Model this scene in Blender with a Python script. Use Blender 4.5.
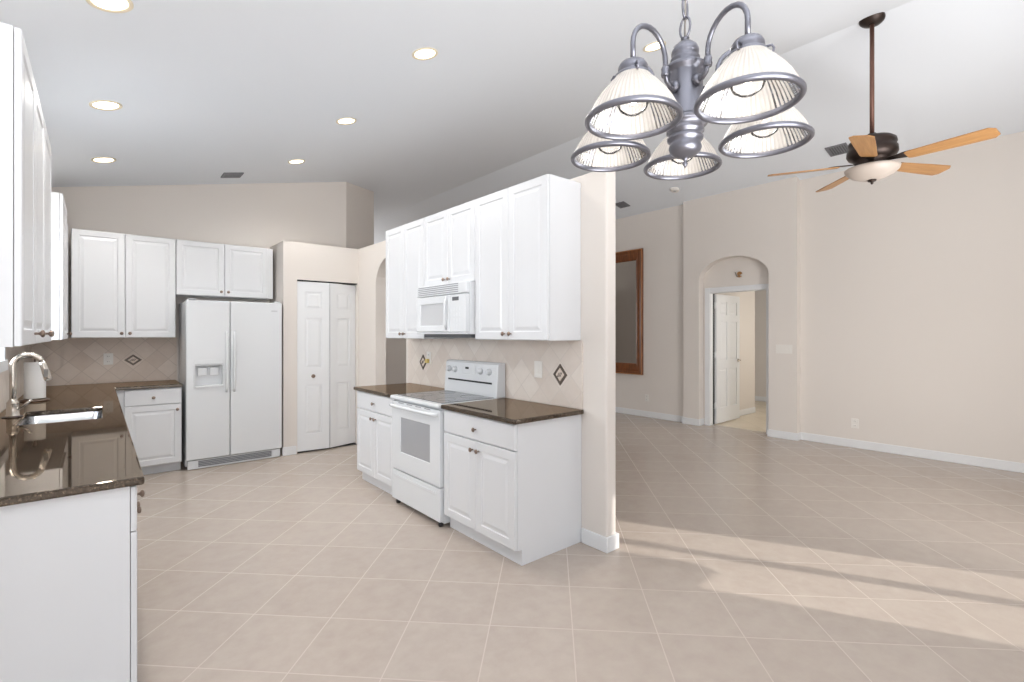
import bpy, bmesh, math, random
from mathutils import Vector, Matrix
random.seed(7)
for o in list(bpy.data.objects): bpy.data.objects.remove(o)
SC = bpy.context.scene
COL = SC.collection
PI = math.pi
R = math.radians

# ------------------------------------------------------------------ camera
cam_d = bpy.data.cameras.new('camera'); cam = bpy.data.objects.new('camera', cam_d); COL.objects.link(cam)
cam.location = (0, 0, 1.4316); cam.rotation_euler = (R(90), 0, -R(40.253))
cam_d.sensor_width = 36; cam_d.lens = 489.98/1024*36; cam_d.shift_y = -7.0/1024
cam_d.clip_start = .05; cam_d.clip_end = 100
SC.camera = cam

# ------------------------------------------------------------------ world, sun, daylight and added fill lamps
SC.view_settings.view_transform = 'Standard'; SC.view_settings.look = 'None'
SC.view_settings.gamma = 1; SC.view_settings.use_curve_mapping = False
SC.view_settings.exposure = 0.04
w = bpy.data.worlds.new('sky'); SC.world = w; w.use_nodes = True
bg = w.node_tree.nodes['Background']; bg.inputs[0].default_value = (.86, .92, 1, 1); bg.inputs[1].default_value = 1.6

def lamp(name, kind, loc, energy, color=(1, 1, 1), target=None, size=None, size_y=None):
    d = bpy.data.lights.new(name, kind); d.energy = energy; d.color = color
    if kind == 'AREA':
        d.shape = 'RECTANGLE'; d.size = size; d.size_y = size_y or size
    o = bpy.data.objects.new(name, d); COL.objects.link(o); o.location = loc
    if target is not None:
        o.rotation_euler = (Vector(target)-Vector(loc)).to_track_quat('-Z', 'Y').to_euler()
    return o
sun = lamp('sun', 'SUN', (8, -8, 5), 3.1, (1, .95, .88), (8-4.6, -8+8.9, 5-5.0)); sun.data.angle = R(.8)
lamp('rear_slider_fill', 'AREA', (-.2, -2.65, 1.25), 12, (1, .99, .98), (0.0, 5, 1.5), 3.9, 2.2)  # added area lamp standing in for daylight from behind the camera
b0 = lamp('living_slider_fill', 'AREA', (4.3, -.85, 1.2), 33, (1, .98, .96), (6.9, 3, 1.9), 1.0, 2.0); b0.data.spread = R(120)  # added area fill at the glass door, lifts the right wall
lamp('nook_fill', 'AREA', (-2.45, -.4, 1.6), 5, (1, .99, .98), (4, 1.5, 1.6), 2.6, 1.6)  # added side fill for more even room light
lamp('daylight_sink_window', 'AREA', (-.60, 4.3, 1.7), 34, (.9, .95, 1), (3, 4.3, 1.2), .95, .9)
lamp('bedroom_fill', 'AREA', (9.0, 2.2, 1.6), 26, (1, .95, .87), (8.6, 4, .6), 1.6, 1.6)  # added lamp so the closed bedroom is lit
lamp('entry_fill', 'AREA', (5.4, 13.9, 1.8), 62, (.97, .98, 1), (6.4, 6, 2.2), 2.4, 2.4)  # added fill that brightens the far hallway and what the mirror reflects
b1 = lamp('bounce_fill_dining', 'AREA', (.4, -1.2, 1.3), 88, (.98, .99, 1), (.6, .4, 3.6), 2.2, 2.0); b1.data.spread = R(120)  # added lamp aimed up, imitating a flash bounced off the ceiling
b2 = lamp('bounce_fill_living', 'AREA', (4.2, -.35, .9), 34, (.98, .99, 1), (4.3, .2, 4), 2.4, .9); b2.data.spread = R(130)  # added upward fill for the living room side

# ------------------------------------------------------------------ materials
def lin(c):
    return tuple((v/12.92 if v <= .04045 else ((v+.055)/1.055)**2.4) for v in [x/255 for x in c])
def mat(name, rgb, rough=.5, metal=0., spec=.5, **kw):
    m = bpy.data.materials.new(name); m.use_nodes = True
    b = m.node_tree.nodes['Principled BSDF']
    b.inputs['Base Color'].default_value = (*lin(rgb), 1)
    b.inputs['Roughness'].default_value = rough; b.inputs['Metallic'].default_value = metal
    b.inputs['Specular IOR Level'].default_value = spec
    for k, v in kw.items(): b.inputs[k.replace('_', ' ')].default_value = v
    return m
class G:
    """small helper around a node tree"""
    def __init__(s, m): s.m = m; s.t = m.node_tree; s.b = s.t.nodes['Principled BSDF']
    def n(s, typ, **kw):
        x = s.t.nodes.new(typ)
        for k, v in kw.items(): setattr(x, k, v)
        return x
    def l(s, a, b): s.t.links.new(a, b)
    def obj(s): return s.n('ShaderNodeTexCoord').outputs['Object']
    def math(s, op, a, b=None, c=None):
        x = s.n('ShaderNodeMath', operation=op)
        for i, v in enumerate((a, b, c)):
            if v is None: continue
            if hasattr(v, 'default_value') or hasattr(v, 'links'): s.l(v, x.inputs[i])
            else: x.inputs[i].default_value = v
        return x.outputs[0]
    def mix(s, f, a, b):
        x = s.n('ShaderNodeMix', data_type='RGBA')
        if hasattr(f, 'links'): s.l(f, x.inputs[0])
        else: x.inputs[0].default_value = f
        for i, v in ((6, a), (7, b)):
            if hasattr(v, 'links'): s.l(v, x.inputs[i])
            else: x.inputs[i].default_value = (*lin(v), 1)
        return x.outputs[2]
    def noise(s, vec, scale, detail=4, rough=.55):
        x = s.n('ShaderNodeTexNoise'); x.inputs['Scale'].default_value = scale
        x.inputs['Detail'].default_value = detail; x.inputs['Roughness'].default_value = rough
        s.l(vec, x.inputs['Vector']); return x.outputs['Fac']
    def ramp(s, f, stops):
        x = s.n('ShaderNodeValToRGB'); e = x.color_ramp.elements
        while len(e) < len(stops): e.new(.5)
        for i, (p, c) in enumerate(stops): e[i].position = p; e[i].color = (*lin(c), 1)
        s.l(f, x.inputs[0]); return x.outputs[0]
    def bump(s, h, strength, dist=.002):
        x = s.n('ShaderNodeBump'); x.inputs['Strength'].default_value = strength; x.inputs['Distance'].default_value = dist
        s.l(h, x.inputs['Height']); s.l(x.outputs[0], s.b.inputs['Normal'])
    def base(s, c): s.l(c, s.b.inputs['Base Color'])

def tile_material(name, size, rot, ox, oy, cols, grout, gw, rough, axes=(0, 1), bump=.25, nscale=9, vary=.5):
    m = mat(name, (200, 190, 180), rough); g = G(m)
    sep = g.n('ShaderNodeSeparateXYZ'); g.l(g.obj(), sep.inputs[0])
    a, b = sep.outputs[axes[0]], sep.outputs[axes[1]]
    a = g.math('SUBTRACT', a, ox); b = g.math('SUBTRACT', b, oy)
    c, s_ = math.cos(rot), math.sin(rot)
    u = g.math('DIVIDE', g.math('ADD', g.math('MULTIPLY', a, c), g.math('MULTIPLY', b, s_)), size)
    v = g.math('DIVIDE', g.math('SUBTRACT', g.math('MULTIPLY', b, c), g.math('MULTIPLY', a, s_)), size)
    fu = g.math('ABSOLUTE', g.math('SUBTRACT', g.math('FRACT', u), .5)); fv = g.math('ABSOLUTE', g.math('SUBTRACT', g.math('FRACT', v), .5))
    edge = g.math('MAXIMUM', fu, fv)
    mr = g.n('ShaderNodeMapRange', interpolation_type='SMOOTHSTEP'); g.l(edge, mr.inputs[0])
    mr.inputs[1].default_value = .5-gw/size; mr.inputs[2].default_value = .5-.35*gw/size
    cell = g.n('ShaderNodeCombineXYZ'); g.l(g.math('FLOOR', u), cell.inputs[0]); g.l(g.math('FLOOR', v), cell.inputs[1])
    wn = g.n('ShaderNodeTexWhiteNoise', noise_dimensions='3D'); g.l(cell.outputs[0], wn.inputs['Vector'])
    ofs = g.n('ShaderNodeVectorMath', operation='MULTIPLY_ADD'); g.l(wn.outputs['Color'], ofs.inputs[0]); ofs.inputs[1].default_value = (7, 7, 7); g.l(g.obj(), ofs.inputs[2])
    nz = g.noise(ofs.outputs[0], nscale, 6, .6)
    f = g.math('ADD', g.math('MULTIPLY', nz, 1-vary), g.math('MULTIPLY', wn.outputs['Value'], vary))
    col = g.ramp(f, [(.15, cols[0]), (.5, cols[1]), (.85, cols[2])])
    g.base(g.mix(mr.outputs[0], col, grout))
    h = g.math('SUBTRACT', g.math('MULTIPLY', nz, .15), mr.outputs[0])
    g.bump(h, bump, .0015)
    rr = g.math('ADD', g.math('MULTIPLY', mr.outputs[0], .06), rough); g.l(rr, m.node_tree.nodes['Principled BSDF'].inputs['Roughness'])
    return m

M = {}
M['floor'] = tile_material('beige_floor_tile', .4039, R(45.2267), .3232, 3.6171, [(176, 162, 151), (185, 172, 161), (193, 181, 170)], (191, 178, 168), .0034, .25, bump=.02, vary=.12, nscale=11)
M['bed_floor'] = tile_material('cream_floor_tile', .33, R(45), 8, 4, [(214, 200, 176), (224, 210, 188), (232, 220, 200)], (205, 192, 172), .006, .3)
M['splash_back'] = tile_material('tumbled_stone_tile', .148, R(45), .298, 1.149-.1046, [(212, 195, 181), (222, 207, 194), (231, 218, 207)], (204, 189, 177), .004, .55, axes=(0, 2), nscale=14)
M['splash_side'] = tile_material('tumbled_stone_tile_side', .148, R(45), 2.466, 1.137-.1046, [(214, 201, 190), (222, 211, 201), (230, 221, 212)], (214, 204, 195), .004, .55, axes=(1, 2), nscale=14)
def plaster(name, rgb, rough=.75, bump=.06):
    m = mat(name, rgb, rough, spec=.25); g = G(m)
    n = g.noise(g.obj(), 45, 3); g.bump(n, bump, .003)
    return m
M['wall'] = plaster('beige_wall_paint', (227, 220, 213))
M['ceil'] = plaster('white_ceiling_paint', (230, 234, 239))
M['trim'] = mat('white_trim_paint', (232, 233, 234), .4)
M['cab'] = mat('white_cabinet_laminate', (221, 222, 224), .3)
M['cab_in'] = mat('cabinet_underside', (205, 200, 192), .6)
M['app'] = mat('white_appliance_enamel', (222, 224, 226), .22)
M['app_grey'] = mat('light_grey_plastic', (196, 198, 200), .4)
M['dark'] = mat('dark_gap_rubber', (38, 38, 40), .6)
M['oven_glass'] = mat('grey_oven_glass', (164, 165, 168), .12)
M['micro_glass'] = mat('pale_grey_microwave_window', (196, 197, 199), .2)
M['cooktop'] = mat('grey_ceramic_glass', (98, 100, 104), .14)
M['burner'] = mat('burner_ring_print', (70, 72, 76), .15)
M['knob'] = mat('brushed_bronze', (140, 122, 110), .28, .9)
M['nickel'] = mat('brushed_nickel', (206, 198, 188), .25, 1.)
M['steel'] = mat('stainless_steel', (176, 178, 182), .26, 1.)
M['pewter'] = mat('pewter_metal', (118, 118, 126), .32, .8)
M['bronze'] = mat('dark_bronze', (64, 54, 50), .38, .7)
M['rod'] = mat('brown_bronze_rod', (122, 88, 76), .4, .5)
M['plate'] = mat('white_plastic_plate', (236, 232, 226), .4)
M['slot'] = mat('outlet_slot_grey', (120, 115, 110), .5)
M['paper'] = mat('white_paper', (245, 244, 242), .9)
M['vent'] = mat('grey_vent_metal', (122, 123, 127), .5)
M['vent_dark'] = mat('vent_shadow_grey', (92, 93, 96), .6)
M['mirror'] = mat('mirror_silver', (205, 203, 200), .02, 1.)
M['gold'] = mat('shell_gold', (176, 132, 84), .5, .2)
M['shellgrey'] = mat('shell_grey', (150, 142, 132), .6)
M['night'] = mat('amber_night_light', (225, 200, 120), .4)
m = mat('polished_brown_granite', (70, 55, 45), .5, spec=0.); g = G(m); M['granite'] = m
n1 = g.noise(g.obj(), 120, 5, .7); n2 = g.noise(g.obj(), 45, 3, .6)
c1 = g.ramp(n1, [(.42, (20, 18, 16)), (.54, (46, 39, 35)), (.61, (96, 82, 68)), (.72, (182, 164, 140))])
c2 = g.ramp(n2, [(.4, (32, 28, 26)), (.62, (86, 74, 64))])
g.base(g.mix(.35, c1, c2))
gl = g.n('ShaderNodeBsdfGlossy'); gl.inputs['Color'].default_value = (*lin((230, 214, 196)), 1); gl.inputs['Roughness'].default_value = .035
fr = g.n('ShaderNodeFresnel'); fr.inputs['IOR'].default_value = 2.0
ms = g.n('ShaderNodeMixShader'); g.l(fr.outputs[0], ms.inputs[0]); g.l(g.b.outputs[0], ms.inputs[1]); g.l(gl.outputs[0], ms.inputs[2])
g.l(ms.outputs[0], g.t.nodes['Material Output'].inputs['Surface'])
def wood(name, a, b, rough=.4, scale=(3, 40, 40)):
    m = mat(name, a, rough); g = G(m)
    mp = g.n('ShaderNodeMapping'); mp.inputs['Scale'].default_value = scale; g.l(g.obj(), mp.inputs[0])
    n = g.noise(mp.outputs[0], 1.2, 5, .6); g.base(g.ramp(n, [(.3, a), (.7, b)])); return m
M['blade'] = wood('light_oak_blade', (156, 110, 64), (184, 138, 86))
M['frame_wood'] = wood('mahogany_frame', (88, 50, 26), (138, 82, 44), .3, (30, 30, 4))
M['frame_line'] = mat('amber_frame_line', (186, 126, 76), .35)
def emis(name, rgb, strength):
    m = mat(name, rgb, .4); b = m.node_tree.nodes['Principled BSDF']
    b.inputs['Emission Color'].default_value = (*lin(rgb), 1); b.inputs['Emission Strength'].default_value = strength; return m
M['lens'] = emis('lit_downlight_lens', (255, 240, 214), 7.0)
M['ring'] = mat('cream_downlight_trim', (226, 214, 190), .5)
M['bulb'] = emis('lit_filament', (255, 244, 230), 6)
M['bowl'] = emis('frosted_bowl_glass', (192, 180, 170), .02)
def glass(name, tint, t, rough, ior=1.5):
    m = bpy.data.materials.new(name); m.use_nodes = True; T = m.node_tree; T.nodes.clear()
    out = T.nodes.new('ShaderNodeOutputMaterial'); tr = T.nodes.new('ShaderNodeBsdfTransparent'); gl = T.nodes.new('ShaderNodeBsdfGlossy')
    gl.inputs['Roughness'].default_value = rough
    df = T.nodes.new('ShaderNodeBsdfDiffuse'); df.inputs[0].default_value = (*lin(tint), 1)
    tl = T.nodes.new('ShaderNodeBsdfTranslucent'); tl.inputs[0].default_value = (*lin(tint), 1)
    ad = T.nodes.new('ShaderNodeMixShader'); ad.inputs[0].default_value = .5; T.links.new(df.outputs[0], ad.inputs[1]); T.links.new(tl.outputs[0], ad.inputs[2])
    m1 = T.nodes.new('ShaderNodeMixShader'); m1.inputs[0].default_value = t; T.links.new(ad.outputs[0], m1.inputs[1]); T.links.new(tr.outputs[0], m1.inputs[2])
    fr = T.nodes.new('ShaderNodeFresnel'); fr.inputs[0].default_value = ior
    m2 = T.nodes.new('ShaderNodeMixShader'); T.links.new(fr.outputs[0], m2.inputs[0]); T.links.new(m1.outputs[0], m2.inputs[1]); T.links.new(gl.outputs[0], m2.inputs[2])
    T.links.new(m2.outputs[0], out.inputs[0]); return m
M['shade'] = glass('ribbed_prismatic_glass', (236, 229, 220), .2, .15)
M['bulb_glass'] = glass('clear_bulb_glass', (250, 248, 244), .96, .05, 1.18)
M['pane'] = glass('window_glass', (235, 242, 250), .97, .02)

# ------------------------------------------------------------------ mesh helpers
class MB:
    def __init__(s): s.bm = bmesh.new()
    def box(s, x0, x1, y0, y1, z0, z1, mx=None):
        vs = [s.bm.verts.new((x, y, z)) for z in (z0, z1) for y in (y0, y1) for x in (x0, x1)]
        for f in ((0, 2, 3, 1), (4, 5, 7, 6), (0, 1, 5, 4), (2, 6, 7, 3), (0, 4, 6, 2), (1, 3, 7, 5)):
            s.bm.faces.new([vs[i] for i in f])
        if mx is not None: bmesh.ops.transform(s.bm, matrix=mx, verts=vs)
        return s
    def loops(s, rings, close=True, cap0=True, cap1=True, smooth=False):
        vr = [[s.bm.verts.new(p) for p in r] for r in rings]; n = len(vr[0])
        for a, b in zip(vr, vr[1:]):
            for i in range(n if close else n-1):
                j = (i+1) % n
                try:
                    f = s.bm.faces.new((a[i], a[j], b[j], b[i])); f.smooth = smooth
                except ValueError: pass
        if cap0: s.bm.faces.new(list(reversed(vr[0])))
        if cap1: s.bm.faces.new(vr[-1])
        return s
    def panel(s, x0, x1, z0, z1, prof):
        """nested rectangles: (inset, y)"""
        return s.loops([[(x0+i, y, z0+i), (x1-i, y, z0+i), (x1-i, y, z1-i), (x0+i, y, z1-i)] for i, y in prof])
    def lathe(s, prof, seg=24, mx=None, ripple=None, cap0=True, cap1=True, smooth=True):
        rings = []
        for r, z in prof:
            ring = []
            for k in range(seg):
                a = 2*PI*k/seg; rr = max(r, 1e-4)
                if ripple: rr *= 1+ripple*(1 if k % 2 else -1)
                p = Vector((rr*math.cos(a), rr*math.sin(a), z)); ring.append(mx @ p if mx is not None else p)
            rings.append(ring)
        return s.loops(rings, True, cap0, cap1, smooth)
    def tube(s, pts, r, seg=10, caps=True, closed=False):
        pts = [Vector(p) for p in pts]; n = len(pts); rings = []; prev = None
        rs = r if isinstance(r, (list, tuple)) else [r]*n
        for i, p in enumerate(pts):
            if closed: t = (pts[(i+1) % n]-pts[i-1]).normalized()
            else: t = (pts[min(i+1, n-1)]-pts[max(i-1, 0)]).normalized()
            if prev is None:
                prev = t.orthogonal().normalized()
            prev = (prev-t*prev.dot(t)).normalized(); b = t.cross(prev)
            rings.append([p+(prev*math.cos(2*PI*k/seg)+b*math.sin(2*PI*k/seg))*rs[i] for k in range(seg)])
        if closed: rings.append(rings[0]); return s.loops(rings, True, False, False, True)
        return s.loops(rings, True, caps, caps, True)
    def prism(s, poly, y0, y1):
        """poly in (x, z), extruded along y"""
        return s.loops([[(x, y0, z) for x, z in poly], [(x, y1, z) for x, z in poly]])
    def prism_z(s, poly, z0, z1):
        return s.loops([[(x, y, z0) for x, y in poly], [(x, y, z1) for x, y in poly]])
    def build(s, name, m, parent=None, bevel=0, seg=2, weld=False):
        if weld: bmesh.ops.remove_doubles(s.bm, verts=s.bm.verts, dist=1e-5)
        bmesh.ops.recalc_face_normals(s.bm, faces=s.bm.faces)
        me = bpy.data.meshes.new(name); s.bm.to_mesh(me); s.bm.free()
        o = bpy.data.objects.new(name, me); COL.objects.link(o)
        me.materials.append(M[m] if isinstance(m, str) else m)
        if parent: o.parent = parent
        if bevel:
            b = o.modifiers.new('bevel', 'BEVEL'); b.width = bevel; b.segments = seg; b.limit_method = 'ANGLE'; b.angle_limit = R(40)
        return o

def tag(o, label=None, cat=None, group=None, kind=None):
    if label: o['label'] = label
    if cat: o['category'] = cat
    if group: o['group'] = group
    if kind: o['kind'] = kind
    return o
def thing(name, label, cat, loc=(0, 0, 0), rz=0, group=None, kind=None):
    o = bpy.data.objects.new(name, None); COL.objects.link(o); o.location = loc; o.rotation_euler = (0, 0, rz); o.empty_display_size = .1
    return tag(o, label, cat, group, kind)
def struct(name, mb, m, label, cat, bevel=0):
    return tag(mb.build(name, m, None, bevel), label, cat, None, 'structure')
def dup(o, parent=None):
    c = o.copy(); COL.objects.link(c)
    if parent: c.parent = parent
    for ch in list(o.children): dup(ch, c)
    return c
def slab_cells(xs, ys, filled, z0, z1):
    """slab over the filled cells of a grid, with clean outer and inner edges"""
    mb = MB(); V = {}
    def v(i, j, k):
        if (i, j, k) not in V: V[i, j, k] = mb.bm.verts.new((xs[i], ys[j], (z0, z1)[k]))
        return V[i, j, k]
    for i in range(len(xs)-1):
        for j in range(len(ys)-1):
            if not filled(i, j): continue
            mb.bm.faces.new((v(i, j, 1), v(i+1, j, 1), v(i+1, j+1, 1), v(i, j+1, 1)))
            mb.bm.faces.new((v(i, j, 0), v(i, j+1, 0), v(i+1, j+1, 0), v(i+1, j, 0)))
            for di, dj, a, b in ((-1, 0, (i, j+1), (i, j)), (1, 0, (i+1, j), (i+1, j+1)), (0, -1, (i, j), (i+1, j)), (0, 1, (i+1, j+1), (i, j+1))):
                p, q = i+di, j+dj
                if 0 <= p < len(xs)-1 and 0 <= q < len(ys)-1 and filled(p, q): continue
                mb.bm.faces.new((v(*a, 0), v(*b, 0), v(*b, 1), v(*a, 1)))
    bmesh.ops.dissolve_limit(mb.bm, angle_limit=.01, verts=mb.bm.verts, edges=mb.bm.edges)
    return mb

# ------------------------------------------------------------------ the room
SL = .2185                       # slope of both ceiling halves
XR_ = 4.885; ZR = 2.98+SL*XR_     # ridge
def zc(x): return 2.98+SL*x if x < XR_ else ZR-SL*(x-XR_)
RL = -.9                          # living room rear wall
XL, YB, XP = -.5, 6.73, 2.55      # left wall, kitchen back wall, range partition
struct('floor', MB().box(-3, 7.43, -2.95, 14.2, -.12, 0), 'floor', 'beige ceramic tile floor laid on the diagonal', 'floor')
struct('floor', MB().box(7.43, 12, 1.9, 7, -.12, -.002), 'bed_floor', 'cream tile floor seen through the open bedroom door', 'floor')
cx = [-3, XR_, 12.0]
struct('ceiling', MB().prism([(-3, zc(-3)), (XR_, ZR), (7.6, zc(7.6)), (7.6, zc(7.6)+.15), (XR_, ZR+.15), (-3, zc(-3)+.15)], -2.95, 14.2), 'ceil', 'white vaulted ceiling rising to a ridge over the living room', 'ceiling')
struct('ceiling', MB().box(7.44, 12, 1.9, 7, 2.75, 2.85), 'ceil', 'flat white bedroom ceiling behind the arched doorway', 'ceiling')
# left wall with the window over the sink
wl = MB(); WY0, WY1, WZ0, WZ1 = 3.78, 4.86, 1.24, 2.3
wl.box(XL-.15, XL, 2.0, WY0, 0, zc(XL)+.1).box(XL-.15, XL, WY1, YB+.15, 0, zc(XL)+.1).box(XL-.15, XL, WY0, WY1, 0, WZ0).box(XL-.15, XL, WY0, WY1, WZ1, zc(XL)+.1)
struct('wall_left', wl, 'wall', 'beige wall behind the sink counter', 'wall')
wn = thing('window_1', 'white framed window over the kitchen sink', 'window', (XL, WY0, WZ0), 0, None, 'structure')
fm = MB(); d_ = WY1-WY0; h_ = WZ1-WZ0
fm.box(-.1, .012, -.055, .015, -.055, h_+.055).box(-.1, .012, d_-.015, d_+.055, -.055, h_+.055).box(-.1, .012, .015, d_-.015, h_-.015, h_+.055).box(-.1, .03, .015, d_-.015, -.055, .015).box(-.09, -.05, .015, d_-.015, h_/2-.02, h_/2+.02)
fm.build('window_frame', 'trim', wn)
MB().box(-.075, -.07, .015, d_-.015, .015, h_-.015).build('pane', 'pane', wn)
# kitchen back wall, angled corner above the pantry, hidden continuation
struct('wall_back', MB().prism([(XL-.15, 0), (2.66, 0), (2.66, zc(2.66)+.05), (XL-.15, zc(XL-.15)+.05)], YB, YB+.15), 'wall', 'beige kitchen back wall behind the refrigerator', 'wall')
struct('wall_angled', MB().prism_z([(2.66, YB), (3.412, 7.482), (3.412, 7.694), (2.66, YB+.15)], 0, 3.9), 'wall', 'beige angled wall corner above the pantry', 'wall')
struct('wall_hall', MB().box(3.30, 3.412, 7.5, 14.1, 0, 3.9), 'wall', 'beige hallway wall behind the angled corner', 'wall')
struct('wall_hall_blocker', MB().box(3.412, 4.8, 8.6, 8.72, 0, 2.6), 'wall', 'low wall added across the hallway to darken the view through the arch', 'wall')  # added to block the hallway fill, keeps the arch opening dark
struct('wall_far', MB().box(3.30, 7.6, 14.05, 14.2, 0, 4.2), 'wall', 'far wall at the end of the hallway', 'wall')
# pantry box (low walls with a plant shelf on top)
PT = 2.53; PY = 6.13; DX0, DX1, DZ = 1.825, 2.572, 2.084
pw = MB()
pw.box(1.67, DX0, PY, PY+.11, 0, PT).box(DX1, 2.72, PY, PY+.11, 0, PT).box(DX0, DX1, PY, PY+.11, DZ, PT)
pw.box(1.67, 1.78, PY+.11, YB, 0, PT).box(2.60, 2.70, PY+.11, YB, 0, PT).box(1.78, 2.60, PY+.11, YB, PT-.1, PT)
struct('wall_pantry', pw, 'wall', 'low beige pantry walls with a plant shelf on top', 'wall')
# arch wall between pantry and range wall
AX0, AX1 = 2.585, 2.72
def arch_poly(a, b, spring, rise, n=20):
    c = (a+b)/2; r = (b-a)/2
    return [(c+r*math.cos(t), spring+rise*math.sin(t)) for t in [PI*k/n for k in range(n+1)]]
def arched_wall(u0, u1, a, b, spring, rise, top, w0, w1, axis='x', n=20):
    """wall in the u-z plane with an arched opening a..b, w0..w1 thick along the other axis"""
    arc = arch_poly(a, b, spring, rise, n)         # from b side to a side
    mb = MB(); P = lambda u, z, w: (w, u, z) if axis == 'x' else (u, w, z)
    def quadprism(poly):
        mb.loops([[P(u, z, w0) for u, z in poly], [P(u, z, w1) for u, z in poly]])
    quadprism([(u0, 0), (a, 0), (a, spring), (a, top), (u0, top)])
    quadprism([(b, 0), (u1, 0), (u1, top), (b, top), (b, spring)])
    for p, q in zip(arc, arc[1:]):
        quadprism([q, p, (p[0], top), (q[0], top)])
    return mb
struct('wall_arch', arched_wall(4.79, PY, 4.80, 5.62, 2.02, .33, PT, AX0, AX1), 'wall', 'beige low wall with an arched opening beside the pantry', 'wall')
struct('wall_partition', MB().box(XP, 2.65, 2.0507, 4.79, 0, PT), 'wall', 'beige partition wall ending beside the range cabinets', 'wall', bevel=.012)
# living room right side
RX, MX, DXW = 7.29, 7.25, 7.17
struct('wall_right', MB().box(RX, RX+.14, RL-.15, 2.55, 0, zc(RX)+.05), 'wall', 'long plain beige living room wall behind the fan', 'wall')
struct('wall_mirror', MB().box(MX, MX+.18, 4.22, 14.1, 0, zc(MX)+.05), 'wall', 'beige wall carrying the wooden framed mirror', 'wall')
NY0, NY1 = 2.912, 3.955
struct('wall_doorway', arched_wall(2.55, 4.22, NY0, NY1, 2.27, .315, zc(DXW)+.04, DXW, DXW+.14, n=28), 'wall', 'protruding beige wall with the arched bedroom door niche', 'wall')
OY0, OY1, OZ = 2.985, 3.855, 2.085
wr = MB(); wr.box(DXW+.14, DXW+.25, 2.55, OY0, 0, 3.5).box(DXW+.14, DXW+.25, OY1, 4.22, 0, 3.5).box(DXW+.14, DXW+.25, OY0, OY1, OZ, 3.5)
struct('wall_niche', wr, 'wall', 'recessed beige wall under the arch around the bedroom door', 'wall')
# bedroom
struct('wall_bedroom_left', MB().box(7.43, 9.17, 3.965, 4.1, 0, 2.8), 'wall', 'bedroom wall behind the open door leaf', 'wall')
struct('wall_bedroom_end', MB().box(10.8, 10.9, 2, 7, 0, 2.8), 'wall', 'far bedroom wall seen through the doorway', 'wall')
struct('wall_bedroom_side', MB().box(7.43, 10.9, 1.9, 2, 0, 2.8), 'wall', 'bedroom side wall hidden from the kitchen', 'wall')
struct('wall_bedroom_rear', MB().box(9.17, 10.9, 6.9, 7, 0, 2.8), 'wall', 'bedroom rear wall', 'wall')
# walls behind the camera
struct('wall_nook', MB().box(-3, XL-.15, 2.0, 2.15, 0, zc(XL)), 'wall', 'beige breakfast nook return wall', 'wall')
nw = MB(); nw.box(-2.75, -2.6, -2.95, -1.9, 0, 2.9).box(-2.75, -2.6, 1.1, 2.15, 0, 2.9).box(-2.75, -2.6, -1.9, 1.1, 0, .7).box(-2.75, -2.6, -1.9, 1.1, 2.5, 2.9)
struct('wall_nook_left', nw, 'wall', 'breakfast nook wall with a wide window behind the camera', 'wall')
RY = -2.8; S0, S1 = 3.78, 4.82
rw = MB(); rw.box(-3, -2.0, RY-.15, RY, 0, 4.2).box(2.0, 3.5, RY-.15, RY, 0, 4.2).box(-2, 2, RY-.15, RY, 2.4, 4.2)
struct('wall_rear', rw, 'wall', 'dining area rear wall with a sliding glass door behind the camera', 'wall')
rw = MB(); rw.box(3.35, 3.5, RY, RL, 0, 4.2).box(3.5, S0, RL-.15, RL, 0, 4.2).box(S1, 7.5, RL-.15, RL, 0, 4.2).box(S0, S1, RL-.15, RL, 2.1, 4.2).box(S0, 4.14, RL-.15, RL, 1.4, 2.1)  # last box: header piece added to cut the sun beam short
struct('wall_living_rear', rw, 'wall', 'living room rear wall with a glass door opening shaped to trim the low sun', 'wall')
for nm, a, b, top, yy, cuts in (('window_2', -2, 2, 2.4, RY, (-1, 0, 1)), ('window_3', S0, S1, 2.1, RL, (4.36,))):
    t = thing(nm, 'white framed sliding glass door behind the camera' if a < 0 else 'white framed sliding glass door on the living room side', 'window', (a, yy-.1, 0), 0, None, 'structure')
    f = MB(); f.box(0, .04, 0, .06, 0, top).box(b-a-.04, b-a, 0, .06, 0, top).box(.04, b-a-.04, 0, .06, top-.04, top).box(.04, b-a-.04, 0, .06, 0, .02)
    for c in cuts: f.box(c-a-.035, c-a+.035, 0, .06, .02, top-.04)
    f.build('window_frame', 'trim', t)

# baseboards
BH, BT = .1, .015
def bb(name, boxes, label):
    mb = MB()
    for b in boxes: mb.box(*b, 0, BH)
    struct(name, mb, 'trim', label, 'baseboard', bevel=.004)
bb('baseboard_partition', [(XP-BT, XP, 2.0507-BT, 2.262), (XP, 2.65, 2.0507-BT, 2.0507), (2.65, 2.65+BT, 2.0507-BT, 4.79)], 'white baseboard around the partition wall end')
bb('baseboard_right', [(RX-BT, RX, RL, 2.55), (DXW, RX-BT, 2.55-BT, 2.55)], 'white baseboard along the long living room wall')
bb('baseboard_doorway', [(DXW-BT, DXW, 2.55-BT, NY0+BT), (DXW-BT, DXW, NY1-BT, 4.22+BT), (DXW, DXW+.138, NY1-BT, NY1), (DXW, DXW+.138, NY0, NY0+BT), (DXW, MX, 4.22, 4.22+BT)], 'white baseboard around the arched door niche')
bb('baseboard_mirror', [(MX-BT, MX, 4.22+BT, 14.05)], 'white baseboard under the mirror')
bb('baseboard_pantry', [(1.67-BT, DX0-.01, PY-BT, PY), (AX0-BT, AX0, 5.62, PY)], 'white baseboard beside the pantry door')
bb('baseboard_bedroom', [(7.45, 9.17, 3.95, 3.965), (10.785, 10.8, 2, 6.9)], 'white baseboard in the bedroom')

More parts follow.
